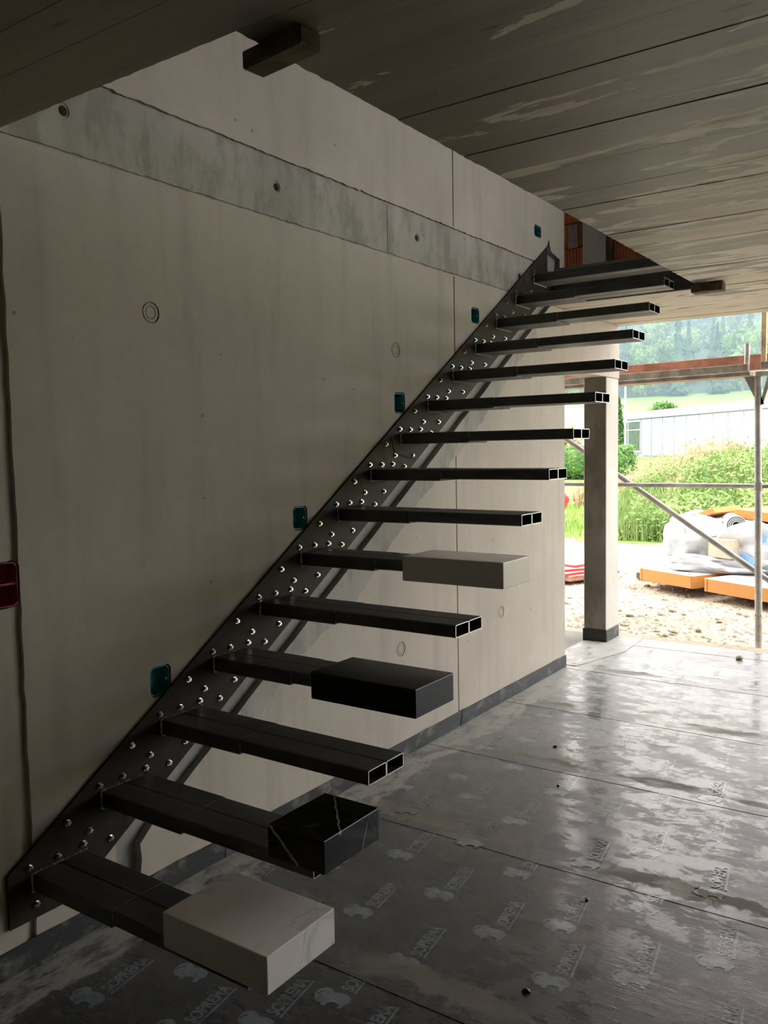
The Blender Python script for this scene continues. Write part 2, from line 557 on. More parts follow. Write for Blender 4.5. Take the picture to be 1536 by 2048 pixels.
BOXES = [(.791, .891, .628, .743), (1.62, 1.72, 1.182, 1.290), (2.447, 2.548, 1.726, 1.836), (3.286, 3.384, 2.284, 2.380), (4.181, 4.294, 2.965, 3.045), (.19, .289, 1.06, 1.209)]
for (a, b, c, d) in BOXES:
    regions.append(([(a + .012, c), (b - .012, c), (b, c + .015), (b, d - .015), (b - .012, d), (a + .012, d), (a, d - .015), (a, c + .015)], .075, 2))
for cx, cz in ((.86, 2.055), (2.468, 2.054), (2.473, .469), (3.648, .47), (-.75, 2.055), (-.75, .47)):
    regions.append((circle(cx, cz, .040), .0045, 2))
    regions.append((circle(cx, cz, .034), .001, 0))
    regions.append((circle(cx, cz, .024), .005, 2))
    regions.append((circle(cx, cz, .021), .0015, 0))
for cx, cz in ((.527, 2.672), (1.57, 2.673), (2.693, 2.671), (3.951, 2.661)):
    regions.append((circle(cx, cz, .026), .006, 1))
    regions.append((circle(cx + .003, cz, .017), .06, 1))

def point_in(poly, x, y):
    c = False
    n = len(poly)
    j = n - 1
    for i in range(n):
        xi, yi = poly[i]; xj, yj = poly[j]
        if (yi > y) != (yj > y) and x < (xj - xi) * (y - yi) / (yj - yi) + xi:
            c = not c
        j = i
    return c

def relief_wall(name, outline, regs, mats, y0, yback):
    V2, E2 = [], []
    for poly in [outline] + [r[0] for r in regs]:
        n0 = len(V2)
        V2 += [Vector(q) for q in poly]
        E2 += [(n0 + i, n0 + (i + 1) % len(poly)) for i in range(len(poly))]
    vo, eo, fo, *_ = delaunay_2d_cdt(V2, E2, [], 0, 1e-5)
    bbs = [(min(q[0] for q in r[0]), max(q[0] for q in r[0]), min(q[1] for q in r[0]), max(q[1] for q in r[0])) for r in regs]
    V, F, FM, idx = [], [], [], {}
    def vid(i, d):
        k = (i, d)
        if k not in idx:
            idx[k] = len(V)
            V.append((vo[i].x, y0 + d, vo[i].y))
        return idx[k]
    edges = {}
    for f in fo:
        cx = sum(vo[i].x for i in f) / len(f); cz = sum(vo[i].y for i in f) / len(f)
        if not point_in(outline, cx, cz):
            continue
        d, mi = 0.0, 0
        for (poly, dd, mm), bb in zip(regs, bbs):
            if bb[0] <= cx <= bb[1] and bb[2] <= cz <= bb[3] and point_in(poly, cx, cz):
                d, mi = dd, mm
        F.append(tuple(vid(i, d) for i in f)); FM.append(mi)
        for a, b in zip(f, f[1:] + f[:1]):
            edges.setdefault((min(a, b), max(a, b)), []).append((d, mi))
    for (a, b), l in edges.items():
        if len(l) == 2 and l[0][0] != l[1][0]:
            lo, hi = (l[0], l[1]) if l[0][0] < l[1][0] else (l[1], l[0])
            F.append((vid(a, lo[0]), vid(b, lo[0]), vid(b, hi[0]), vid(a, hi[0]))); FM.append(hi[1])
        elif len(l) == 1:
            d = l[0][0]
            F.append((vid(a, d), vid(b, d), vid(b, yback - y0), vid(a, yback - y0))); FM.append(0)
    n = len(outline)
    F.append(tuple(vidx for vidx in range(len(V), len(V) + n))); FM.append(0)
    V += [(q[0], yback, q[1]) for q in outline]
    o = mk(name, V, F, mats, None, FM)
    o['kind'] = 'structure'
    return fix_normals(o)

wall = relief_wall('wall_left', rect(XB, WX, FZ, 5.2), regions, ['wall', 'band', 'chase', 'smear'], WY, .22)

structure('wall_lintel', box(WX, XF, WY + .006, .22, 2.1, CZ), 'wall')
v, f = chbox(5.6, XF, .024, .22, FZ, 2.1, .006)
cl = structure('wall_column', (v, f), ['column', 'col_shaded'], None, [1 if sum(v[i][0] for i in q) / len(q) < 5.602 else 0 for q in f])
v, f = chbox(5.592, XF + .006, .016, .228, FZ, FZ + .105, .004)
structure('tar_upturn', (v, f), ['tar', 'upturn'], cl, [1 if abs(sum(v[i][1] for i in q) / len(q) - .016) < .004 else 0 for q in f])
structure('wall_rear', join(box(1.8, 2.0, .22, 3.4, FZ, CZ), box(2.0, XF, 3.2, 3.4, FZ, CZ)), 'wall')
structure('wall_right', box(XB, XF, YR - .2, YR, FZ, 5.2), 'slab')
structure('wall_back', box(XB - .2, XB, YR - .2, .22, FZ, 5.2), 'slab')

# ------------------------------------------------------------------ slab over the room with board-marked underside
slab = structure('ceiling', join(box(XB, OX0 + .004, YR, .012, CZ + .004, UZ), box(OX0 + .004, OX1 - .004, YR, OY - .004, CZ + .004, UZ), box(OX1 - .004, XF, YR, .012, CZ + .004, UZ), box(WX, XF, .012, .22, CZ, UZ), box(1.8, XF, .22, 3.4, CZ, UZ)), 'slab')
def jline(a, b, amp, step, seed):
    a, b = Vector(a), Vector(b)
    L = (b - a).length
    k = max(2, int(L / step))
    nn = Vector((-(b - a).y, (b - a).x)).normalized()
    return [tuple(a.lerp(b, i / k) + nn * (0 if i in (0, k) else amp * (noise.noise(Vector((i * .9, seed, .3))) + noise.noise(Vector((i * 2.7, seed, .7)))))) for i in range(k)]
js = [.095 + .5345 * k for k in range(-10, 11)]
js = [XB] + [x for x in js if XB + .1 < x < XF - .1] + [XF]
cells = []
for a, b in zip(js, js[1:]):
    cuts = [a] + [c for c in (OX0, OX1) if a < c < b] + [b]
    for c, d in zip(cuts, cuts[1:]):
        # each formwork sheet shows two or three narrower board prints
        k = 3 if (d - c) > .4 else 1
        ws = [0.0] + sorted(random.uniform(i / k - .08, i / k + .08) for i in range(1, k)) + [1.0]
        for u0, u1 in zip(ws, ws[1:]):
            p, q = c + (d - c) * u0, c + (d - c) * u1
            cells.append((p, q, OY if (p + q) / 2 > OX0 and (p + q) / 2 < OX1 else .012, 0 if k == 1 else 1))
for i, (a, b, ye, kk) in enumerate(cells):
    gap0 = .0007 if min(abs(a - j) for j in js) < 1e-6 else .0006
    gap1 = .0007 if min(abs(b - j) for j in js) < 1e-6 else .0006
    zz = CZ + random.uniform(-.0015, .0022)
    x0 = a + (gap0 if abs(a - OX1) > 1e-6 else 0)
    x1 = b - (gap1 if abs(b - OX0) > 1e-6 else 0)
    amp = .0035 if ye < -.5 else 0
    poly = [(x0, YR)] + (jline((x1, YR), (x1, ye), .0035, .025, 4.1) if abs(b - OX0) < 1e-6 else [(x1, YR)])
    poly += jline((x1, ye), (x0, ye), amp, .02, i * 3.1)
    poly += jline((x0, ye), (x0, YR), .0035, .025, 9.2) if abs(a - OX1) < 1e-6 else [(x0, ye)]
    structure('board_print', prism(poly, 'z', zz, CZ + .0045), 'ceil', slab)
structure('trim_1', box(OX1 - .012, OX1 - .0045, OY + .002, .004, CZ + .004, CZ + .21), 'steel')
structure('ceiling_upper', box(XB - .2, XF + .3, YR - .2, 3.4, 5.2, 5.4), 'slab')
structure('wall_upper_rear', join(box(4.5, XF, 3.2, 3.4, 4.0, 5.2), box(4.5, 4.7, .22, 3.2, UZ, 5.2)), 'wall')

# ------------------------------------------------------------------ floor: slab, membrane sheets, prints
floor = structure('floor', join(box(XB, XF, YR, .22, FZ - .2, FZ - .012), box(2.0, XF, .22, 3.2, FZ - .2, FZ - .001)), 'slab')
sheets = []
for i, (a, b) in enumerate(zip(SEAMS, SEAMS[1:])):
    # the far edge of each sheet laps over the next one
    ye = .22 if a > 4.6 else WY - .001
    V, F = [], []
    nseg = 60
    for j in range(nseg + 1):
        y = YR + (ye - YR) * j / nseg
        wob = .006 * noise.noise(Vector((y * 2.3, i * 5.0, 0)))
        x0 = a - (.05 if i else 0) + wob
        x1 = b
        lift = .0022 if i else 0
        V += [(x0, y, FZ - .0115), (x0, y, FZ + lift * .75), (x0 + .06, y, FZ + lift * .5), (x0 + .13, y, FZ), (x1, y, FZ), (x1, y, FZ - .0115)]
        if j:
            n0, n1 = (j - 1) * 6, j * 6
            F += [(n0 + k, n0 + k + 1, n1 + k + 1, n1 + k) for k in range(5)]
    V[0:0] = []
    F += [(5, 4, 3, 2, 1, 0), tuple(nseg * 6 + k for k in range(6))]
    sheets.append(structure('membrane_sheet', (V, F), 'membrane', floor))
sheets[0]['label'] = 'grey bitumen membrane sheet'

def text_mesh(s, size):
    cu = bpy.data.curves.new('t', 'FONT')
    cu.body = s
    cu.size = size
    cu.offset = size * .032
    cu.space_character = .98
    o = bpy.data.objects.new('t', cu)
    col.objects.link(o)
    dg = bpy.context.evaluated_depsgraph_get()
    me = o.evaluated_get(dg).to_mesh()
    V = [(v.co.x, v.co.y) for v in me.vertices]
    F = [tuple(p.vertices) for p in me.polygons]
    o.evaluated_get(dg).to_mesh_clear()
    bpy.data.objects.remove(o)
    bpy.data.curves.remove(cu)
    return V, F
TV, TF = text_mesh('SOPREMA', .058)
tw = max(v[0] for v in TV)
th = max(v[1] for v in TV)
# print in its own frame: u to the right, v upwards
beast = [(-.055, -.012), (-.060, .004), (-.056, .022), (-.044, .036), (-.028, .040), (-.014, .034), (-.006, .026), (.004, .030), (.022, .034), (.040, .030), (.054, .020), (.060, .006), (.056, -.006), (.050, -.014),
         (.046, -.034), (.034, -.036), (.034, -.020), (.014, -.016), (.000, -.022), (-.004, -.040), (-.018, -.042), (-.022, -.030), (-.030, -.034), (-.042, -.030)]
tusk_gap = [(-.050, -.006), (-.044, .010), (-.036, .018), (-.040, .022), (-.049, .014), (-.055, .000)]
def logo_geo():
    V = [(x, y) for x, y in beast]
    F2 = []
    vo, eo, fo, *_ = delaunay_2d_cdt([Vector(q) for q in beast + tusk_gap], [(i, (i + 1) % len(beast)) for i in range(len(beast))] + [(len(beast) + i, len(beast) + (i + 1) % len(tusk_gap)) for i in range(len(tusk_gap))], [], 0, 1e-6)
    V = [(q.x, q.y) for q in vo]
    for f in fo:
        cx = sum(vo[i].x for i in f) / 3; cy = sum(vo[i].y for i in f) / 3
        if point_in(beast, cx, cy) and not point_in(tusk_gap, cx, cy):
            F2.append(tuple(f))
    # lettering reads upwards, with a bar along its foot
    sx = .185 / tw; sy = .042 / th
    n = len(V)
    V += [(.042 - y * sy, .050 + x * sx) for x, y in TV]
    F2 += [tuple(i + n for i in f) for f in TF]
    n = len(V)
    V += [(.050, .046), (.058, .046), (.058, .238), (.050, .238)]
    F2 += [(n, n + 1, n + 2, n + 3)]
    return V, F2
LV, LF = logo_geo()
a8 = math.radians(8)
def logo_mesh():
    me = bpy.data.meshes.new('printed_logo')
    P = []
    for u, w in LV:
        uu = u * math.cos(a8) - w * math.sin(a8); ww = u * math.sin(a8) + w * math.cos(a8)
        P.append((ww, -uu, 0))
    me.from_pydata(P, [], LF)
    me.materials.append(MAT['print'])
    me.update()
    bm = bmesh.new(); bm.from_mesh(me)
    for ff in bm.faces:
        if ff.normal.z < 0:
            ff.normal_flip()
    bm.to_mesh(me); bm.free()
    return me
LOGO = logo_mesh()
seen = [(1.104, -.698), (1.362, -.881), (1.542, -.591), (1.24, -1.157), (1.107, -1.44), (.94, -1.0), (1.786, -.776), (1.661, -1.057), (2.074, -.842), (1.91, -.379), (2.205, -.552), (.67, -.92), (.259, -.287), (.52, -.46), (1.06, -.19), (.74, -1.22), (.30, -.62), (.46, -.80)]
for ia in range(-9, 14):
    for ib in range(-12, 14):
        x = 1.104 + ia * .25 + ib * .43
        y = -.698 - ia * .184 + ib * .106
        if 0 < x < 5.3 and -3.2 < y < -.15 and all((x - q[0]) ** 2 + (y - q[1]) ** 2 > .05 for q in seen):
            seen.append((x + random.uniform(-.02, .02), y + random.uniform(-.02, .02)))
for x, y in seen:
    si = max(i for i, s in enumerate(SEAMS[:-1]) if s - .05 <= x)
    if si < len(SEAMS) - 2 and x + .25 > SEAMS[si + 1] - .05 and x + .06 > SEAMS[si + 1] - .05:
        continue
    o = bpy.data.objects.new('printed_logo', LOGO)
    o.location = (x, y, FZ + .0024 if x < SEAMS[si] + .1 and si else FZ + .0008)
    link(o, sheets[si])

# membrane patch around the column and upturn along the wall
structure('membrane_patch', prism([(4.72, .2), (4.74, -.06), (5.35, -.22), (5.87, -.2), (5.87, .2)], 'z', FZ + .001, FZ + .005), 'membrane', floor)
base = structure('baseboard_left', box(XB, WX + .004, WY - .004, WY + .004, FZ, FZ + .086), 'upturn')
up_cuts = [XB, -3.9, -2.9, -1.9, -.9, .19, 1.15, 2.1, 3.11, 4.05, WX + .006]
for i, (a, b) in enumerate(zip(up_cuts, up_cuts[1:])):
    top = [(b - (b - a) * k / 14, FZ + .088 + .006 * noise.noise(Vector(((b - (b - a) * k / 14) * 5, i, 1)))) for k in range(15)]
    structure('upturn_strip', prism([(a - .02, FZ + .001), (b, FZ + .001)] + top, 'y', WY - .0045, WY - (.0085 if i % 2 else .011)), 'upturn', base)

# ------------------------------------------------------------------ electrical boxes set in the wall
def wall_box(i, label, mname, cat='electrical box'):
    a, b, c, d = BOXES[i]
    t = empty('electrical_box', ((a + b) / 2, WY + .06, (c + d) / 2), label, cat)
    e = .004
    a, b, c, d = a + e, b - e, c + e, d - e
    yf, yb = WY + .006, WY + .055
    k = .012
    def ring(y, s):
        return [(a + k + s, y, c + s), (b - k - s, y, c + s), (b - s, y, c + k + s), (b - s, y, d - k - s), (b - k - s, y, d - s), (a + k + s, y, d - s), (a + s, y, d - k - s), (a + s, y, c + k + s)]
    V = ring(yf, 0) + ring(yf, .003) + ring(yb - .004, .005) + ring(yb, 0)
    F = []
    for r0, r1 in ((0, 1), (1, 2), (3, 0)):
        F += [(r0 * 8 + j, r0 * 8 + (j + 1) % 8, r1 * 8 + (j + 1) % 8, r1 * 8 + j) for j in range(8)]
    F += [tuple(range(16, 24)), tuple(range(24, 32))]
    fix_normals(mk('tray', V, F, mname, t))
    cx, cz = (a + b) / 2, (c + d) / 2
    for dx, dz in ((-.022, .02), (.022, .02), (0, -.026)):
        g = cyl((cx + dx, yb - .006, cz + dz), (cx + dx, yb - .003, cz + dz), .011, 12)
        mk('knockout', *g, mname, t)
    for sx in (-1, 1):
        mk('screw_post', *cyl((cx + sx * (b - a) * .38, yf + .004, cz), (cx + sx * (b - a) * .38, yb - .003, cz), .0045, 8), mname, t)
    return t
wall_box(0, 'lowest teal junction box, close above the stringer near the left edge', 'teal')
wall_box(1, 'teal junction box second from the bottom along the stringer', 'teal')
wall_box(2, 'teal junction box midway up the wall above the stringer', 'teal')
wall_box(3, 'teal junction box just left of the stringer near its top, below the slab band', 'teal')
wall_box(4, 'topmost small teal junction box above the slab band near the wall end', 'teal')
rb = wall_box(5, 'dark red junction box on the vertical groove at the left edge', 'red_box')
a, b, c, d = BOXES[5]
mk('divider', *box(a + .006, b - .006, WY + .012, WY + .05, 1.132, 1.138), 'red_box', rb)
mk('cable_hole', *cyl((.243, WY + .049, 1.165), (.243, WY + .0512, 1.165), .012, 12), 'dark_hole', rb)

# ------------------------------------------------------------------ steel staircase
stair = empty('staircase', (.3, 0, FZ), 'black steel cantilever staircase of paired box tubes welded to a sloping wall plate', 'staircase')
PL = [(.189, .207), (.189, .030), (.414, .030), (4.37, .030 + (4.37 - .414) * .6505), (4.37, upper_line(4.37))]
v, f = prism(PL, 'y', -.0, .0105)
stringer = fix_normals(mk('stringer_plate', v, f, 'plate', stair))
stringer['label'] = 'brownish black sloping wall plate with shiny bolts'

def tube(x0, x1, y0, y1, z0, z1, t=.0032, c=.004):
    def prof(s):
        k = max(c - s * .6, .001)
        X0, X1, Z0, Z1 = x0 + s, x1 - s, z0 + s, z1 - s
        return [(X0 + k, Z0), (X1 - k, Z0), (X1, Z0 + k), (X1, Z1 - k), (X1 - k, Z1), (X0 + k, Z1), (X0, Z1 - k), (X0, Z0 + k)]
    o, i_ = prof(0), prof(t)
    V = [(q[0], y0, q[1]) for q in o] + [(q[0], y1, q[1]) for q in o] + [(q[0], y1, q[1]) for q in i_] + [(q[0], y0, q[1]) for q in i_]
    F, FM = [], []
    for r0, r1, mi in ((0, 1, 0), (1, 2, 1), (2, 3, 0)):
        F += [(r0 * 8 + j, r0 * 8 + (j + 1) % 8, r1 * 8 + (j + 1) % 8, r1 * 8 + j) for j in range(8)]
        FM += [mi] * 8
    F += [tuple(range(8)), tuple(range(24, 32))]
    FM += [0, 0]
    return V, F, FM

def bead(p, r):
    k = random.uniform(.75, 1.25)
    return [(p[0] + v[0] * r * k, p[1] + v[1] * r * k, p[2] + v[2] * r * k) for v in OCT[0]], OCT[1]
def beads(a, b, r=.0056, step=.0075):
    a, b = Vector(a), Vector(b)
    n = int((b - a).length / step)
    return [bead(tuple(a.lerp(b, i / n) + Vector((random.uniform(-.001, .001), random.uniform(-.001, .001), random.uniform(-.001, .001)))), r) for i in range(n + 1)]

TREADS = {}
for i in range(1, 16):
    xf_, zt = i * G, i * RISE
    last = i == 15
    yl = -1.0 if last else -.404
    zb = zt - .056
    g = join(chbox(xf_ - .003, xf_ + .0992, -.0005, yl, zb, zt + .001, .004), chbox(xf_ + .0998, xf_ + .2015, -.0005, yl, zb, zt + .001, .004))
    tr = fix_normals(mk('tread', *g, 'steel', stair, loc=(xf_ + .1, 0, zt)))
    if not last:
        for x0, x1 in ((xf_, xf_ + .0985), (xf_ + .1, xf_ + .1985)):
            v, f, fm = tube(x0, x1, -.400, -.9576, zt - .048, zt)
            fix_normals(mk('box_tube', v, f, ['steel', 'cut'], tr, fm))
    ws = beads((xf_ - .004, -.003, zt + .003), (xf_ + .2, -.003, zt + .003))
    ws += beads((xf_ - .005, -.003, zt), (xf_ - .005, -.003, zb))
    ws += beads((xf_ - .003, -.003, zb - .002), (xf_ + .2, -.003, zb - .002))
    if not last:
        ws += beads((xf_ - .0015, -.4055, zt - .002), (xf_ - .0015, -.4055, zb + .006), .003, .009)
    v, f = join(*ws)
    mk('weld_bead', v, f, 'weld', tr)['kind'] = 'stuff'
    TREADS[i] = tr

# nuts with washers on the wall plate
def nut_mesh():
    g = [cyl((0, 0, 0), (0, -.002, 0), .0115, 14), cyl((0, -.002, 0), (0, -.0095, 0), .0092, 6), cyl((0, -.0095, 0), (0, -.0105, 0), .0092, 6, .0078), cyl((0, -.0105, 0), (0, -.0130, 0), .0052, 10, .0042)]
    v, f = join(*g)
    me = bpy.data.meshes.new('bolt')
    me.from_pydata(v, [], f)
    me.materials.append(MAT['zinc'])
    me.update()
    bm = bmesh.new(); bm.from_mesh(me); bmesh.ops.recalc_face_normals(bm, faces=bm.faces[:]); bm.to_mesh(me); bm.free()
    return me
NUT = nut_mesh()
sl = wloc(stringer)
pat = [(-.010, .024), (.093, .024), (.194, .024), (.300, .005), (-.140, -.057), (-.056, -.115), (.110, -.114)]
for i in range(1, 16):
    for k, (dx, dz) in enumerate(pat):
        if i == 1 and k >= 4:
            continue
        if i == 15 and k == 3:
            continue
        X, Z = i * G + dx + random.uniform(-.004, .004), i * RISE + dz + random.uniform(-.003, .003)
        if not point_in(PL, X, Z):
            continue
        o = bpy.data.objects.new('bolt', NUT)
        o.location = Vector((X, -.0002, Z)) - sl
        o.rotation_euler = (0, random.uniform(0, 1), 0)
        link(o, stringer)
for X, Z in ((1 * G + .008, .18 - .103), (4.33, 2.80)):
    o = bpy.data.objects.new('bolt', NUT)
    o.location = Vector((X, -.0002, Z)) - sl
    link(o, stringer)
# repair patch under the ninth tread
pp = [(2.405, 1.60), (2.425, 1.522), (2.50, 1.500), (2.62, 1.482), (2.66, 1.512), (2.60, 1.56)]
v, f = prism(pp, 'y', -.0025, .0)
pt = fix_normals(mk('repair_patch', v, f, 'plate', stringer))
v, f = join(*(beads((pp[0][0], -.003, pp[0][1]), (pp[1][0], -.003, pp[1][1]), .005, .009) + beads((pp[1][0], -.003, pp[1][1]), (pp[2][0], -.003, pp[2][1]), .005, .009) + beads((pp[2][0], -.003, pp[2][1]), (pp[3][0], -.003, pp[3][1]), .005, .009)))
mk('weld_line', v, f, 'weld', stringer)['kind'] = 'stuff'

# ------------------------------------------------------------------ stone tread samples pushed onto the tubes
def stone(i, q, s, mname, name, label, bev, cat='stone block'):
    x0, x1, y0, y1, z0, z1 = [C_ + (v_ - C_) * s for v_, C_ in zip(q, (CAM.x, CAM.x, CAM.y, CAM.y, CAM.z, CAM.z))]
    xa, zt = i * G, i * RISE
    loc = Vector(((x0 + x1) / 2, (y0 + y1) / 2, z0))
    def tmp(g):
        me = bpy.data.meshes.new('tmp')
        me.from_pydata([tuple(Vector(v) - loc) for v in g[0]], [], g[1])
        o = bpy.data.objects.new('tmp', me)
        link(o)
        return fix_normals(o)
    body = tmp(box(x0, x1, y1, y0, z0, z1))
    zlo = min(z0 - .02, zt - .05) if z0 > zt - .05 else zt - .0495
    pocket = tmp(box(xa - .0008, xa + .2, y0 + .05, -.9588, zlo, zt + .0012))
    md = body.modifiers.new('pocket', 'BOOLEAN')
    md.operation = 'DIFFERENCE'
    md.solver = 'EXACT'
    md.object = pocket
    dg = bpy.context.evaluated_depsgraph_get()
    me = bpy.data.meshes.new_from_object(body.evaluated_get(dg))
    bpy.data.objects.remove(body)
    bpy.data.objects.remove(pocket)
    me.name = name
    me.materials.clear()
    me.materials.append(MAT[mname])
    o = bpy.data.objects.new(name, me)
    o.location = loc
    link(o)
    bv = o.modifiers.new('bevel', 'BEVEL')
    bv.width = bev
    bv.segments = 2
    bv.limit_method = 'ANGLE'
    bv.angle_limit = math.radians(40)
    return tag(o, label, cat, 'stone tread samples on the staircase')
stone(1, (.349, .644, -.542, -.958, .076, .185), .9505, 'white_marble', 'marble_block', 'pale pinkish white marble block on the lowest tread', .0055)
stone(2, (.601, .882, -.737, -.958, .302, .405), .9695, 'black_marble', 'marble_block', 'polished black marble block with thin white veins on the second tread', .003)
stone(4, (1.104, 1.362, -.501, -.958, .629, .731), .99, 'granite', 'granite_block', 'matt plain black granite block on the fourth tread', .004)
stone(6, (1.76, 2.01, -.477, -.958, .974, 1.082), .96, 'quartz', 'quartz_block', 'beige grey quartz block on the sixth tread', .004)

# ------------------------------------------------------------------ timber offcuts under the slab opening
v, f = chbox(-.036, .036, -.105, .105, 0, .045, .005)
o = mk('timber_offcut', *rotz_at((v, f), Vector((.385, -1.06, CZ - .047)), math.radians(-6)), 'timber_dark', loc=(.385, -1.06, CZ - .047))
tag(o, 'dark timber offcut stuck under the near corner of the stair opening', 'timber offcut')
v, f = chbox(-.045, .045, -.095, .095, 0, .055, .005)
o = mk('timber_offcut', *rotz_at((v, f), Vector((4.36, -1.085, CZ - .057)), math.radians(0)), 'timber_dark', loc=(4.36, -1.085, CZ - .057))
tag(o, 'dark timber offcut under the far corner of the stair opening by the top tread', 'timber offcut')

# ------------------------------------------------------------------ upper storey brickwork seen through the opening
ub = structure('wall_upper', box(5.63, 5.87, -2.0, 3.2, UZ, 5.2), 'mortar')
def brick_mesh(L, h):
    # hollow clay block with upright ribs on its face
    n = 9
    pts = []
    for j in range(n):
        y0 = L * j / n; y1 = L * (j + 1) / n
        pts += [(0.0, y0 + .003), (0.0, y1 - .006), (.005, y1 - .005), (.005, y1)]
    poly = [(p[0], p[1] + 0) for p in pts] + [(.06, L), (.06, 0)]
    v, f = prism(poly, 'z', 0, h)
    me = bpy.data.meshes.new('brick')
    me.from_pydata(v, [], f)
    me.materials.append(MAT['brick'])
    me.update()
    bm = bmesh.new(); bm.from_mesh(me); bmesh.ops.recalc_face_normals(bm, faces=bm.faces[:]); bm.to_mesh(me); bm.free()
    return me
BR = brick_mesh(.242, .19)
for r in range(7):
    z = 2.785 + r * .2
    for y in [.226 + k * .252 for k in range(5)] + [-.28 - k * .252 for k in range(7)]:
        o = bpy.data.objects.new('brick', BR)
        o.location = (5.585 + random.uniform(-.004, .004), y, z)
        link(o, ub)
structure('concrete_pier', box(5.575, 5.86, .024, .22, UZ, 4.9), 'column', ub)
structure('timber_strip', box(5.578, 5.62, -.034, .020, UZ, 4.9), 'timber_dark', ub)
structure('mortar_smear', prism(jag([(.262, 3.18), (.345, 3.17), (.35, 3.36), (.268, 3.37)], .01, .03, 4), 'x', 5.578, 5.60), 'mortar', ub)

# ------------------------------------------------------------------ yard outside
GZ = -.3
def lawn_z(x, y):
    t = max(0, (x - 14.5) / 25)
    base_ = GZ + .55 * min(1, t) + max(0, (x - 40) / 40) * .3
    def ss(a, b, q):
        q = max(0, min(1, (q - a) / (b - a)))
        return q * q * (3 - 2 * q)
    m_ = 1.05 * ss(14.4, 19.5, x) * ss(4.2, .6, y - (x - 14.4) * .28) * (1 - ss(26, 34, x) * .6)
    return base_ + m_
def grid(x0, x1, nx, y0, y1, ny, fz):
    V = [(x0 + (x1 - x0) * i / nx, y0 + (y1 - y0) * j / ny, fz(x0 + (x1 - x0) * i / nx, y0 + (y1 - y0) * j / ny)) for i in range(nx + 1) for j in range(ny + 1)]
    F = [(i * (ny + 1) + j, (i + 1) * (ny + 1) + j, (i + 1) * (ny + 1) + j + 1, i * (ny + 1) + j + 1) for i in range(nx) for j in range(ny)]
    return V, F
def gz_(x, y):
    return GZ + .03 * noise.noise(Vector((x * 1.7, y * 1.7, 0))) + .015 * noise.noise(Vector((x * 5, y * 5, 2)))
structure('ground', grid(5.7, 15.2, 95, -12, 14, 200, gz_), 'gravel')
structure('ground_apron', box(XF - .02, XF + .22, YR, 3, GZ - .1, FZ - .02), 'gravel')
structure('ground_lawn', grid(14.2, 66, 80, -30, 60, 100, lawn_z), 'lawn')
structure('ground_side', grid(-12, 5.8, 4, 3.4, 14, 4, lambda x, y: GZ), 'gravel')

def rock(c, r):
    v, f = ico((0, 0, 0), 1, 1)
    sx, sy, sz = r * random.uniform(.7, 1.4), r * random.uniform(.7, 1.4), r * random.uniform(.4, .8)
    a = random.uniform(0, 6.28)
    out = []
    for q in v:
        k = 1 + random.uniform(-.22, .22)
        X, Y = q[0] * sx * k, q[1] * sy * k
        out.append((c[0] + X * math.cos(a) - Y * math.sin(a), c[1] + X * math.sin(a) + Y * math.cos(a), c[2] + q[2] * sz * k))
    return out, f
def orock(c, r):
    sx, sy, sz = r * random.uniform(.7, 1.4), r * random.uniform(.7, 1.4), r * random.uniform(.5, .9)
    return [(c[0] + v[0] * sx * random.uniform(.8, 1.2), c[1] + v[1] * sy * random.uniform(.8, 1.2), c[2] + v[2] * sz) for v in OCT[0]], OCT[1]
gs = []
for k in range(5200):
    x = 6.15 + 4.6 * random.random() ** 1.4
    y = random.uniform(-3.2, 3.0)
    gs.append(orock((x, y, gz_(x, y)), random.uniform(.006, .026)))
v, f = join(*gs)
tag(mk('gravel_stones', v, f, 'stone'), 'loose pale crushed gravel scattered over the sandy yard', 'gravel', kind='stuff')
for k in range(70):
    x = 6.3 + 3.2 * random.random()
    y = random.uniform(-2.0, 1.5)
    r = random.uniform(.025, .05)
    v, f = rock((x, y, gz_(x, y) + r * .2), r)
    tag(mk('stone', v, f, 'stone', loc=(x, y, gz_(x, y))), 'fist sized pale stone lying in the yard gravel', 'stone', 'larger stones in the yard gravel')

# pebbles on the membrane
for k, (x, y, r, l) in enumerate(((3.05, -.62, .011, 'dark pebble on the membrane nearest the wall end'), (2.55, -.85, .009, 'pale pebble on the membrane below the bright reflection'), (5.55, -1.05, .03, 'flat grey stone on the membrane at the open facade'), (1.02, -1.40, .012, 'black crumb on the membrane at the bottom right'), (1.62, -1.36, .008, 'small black crumb by the muddy lap at right'))):
    v, f = rock((x, y, FZ + r * .4), r)
    tag(mk('pebble', v, f, 'black' if k in (0, 3, 4) else 'stone', loc=(x, y, FZ)), l, 'pebble')

# ---- plant stuff
def blades(n, pf, h0, h1, w, lean=.35):
    V, F = [], []
    for _ in range(n):
        p = pf()
        if p is None:
            continue
        h = random.uniform(h0, h1); a = random.uniform(0, 6.283); l = random.uniform(0, lean) * h
        dx, dy = math.cos(a), math.sin(a)
        b = random.uniform(0, 6.283)
        wx, wy = math.cos(b) * w * .5, math.sin(b) * w * .5
        n0 = len(V)
        V += [(p[0] - wx, p[1] - wy, p[2]), (p[0] + wx, p[1] + wy, p[2]), (p[0] + wx * .8 + dx * l * .4, p[1] + wy * .8 + dy * l * .4, p[2] + h * .6), (p[0] - wx * .8 + dx * l * .4, p[1] - wy * .8 + dy * l * .4, p[2] + h * .6), (p[0] + dx * l, p[1] + dy * l, p[2] + h)]
        F += [(n0, n0 + 1, n0 + 2, n0 + 3), (n0 + 3, n0 + 2, n0 + 4)]
    return V, F
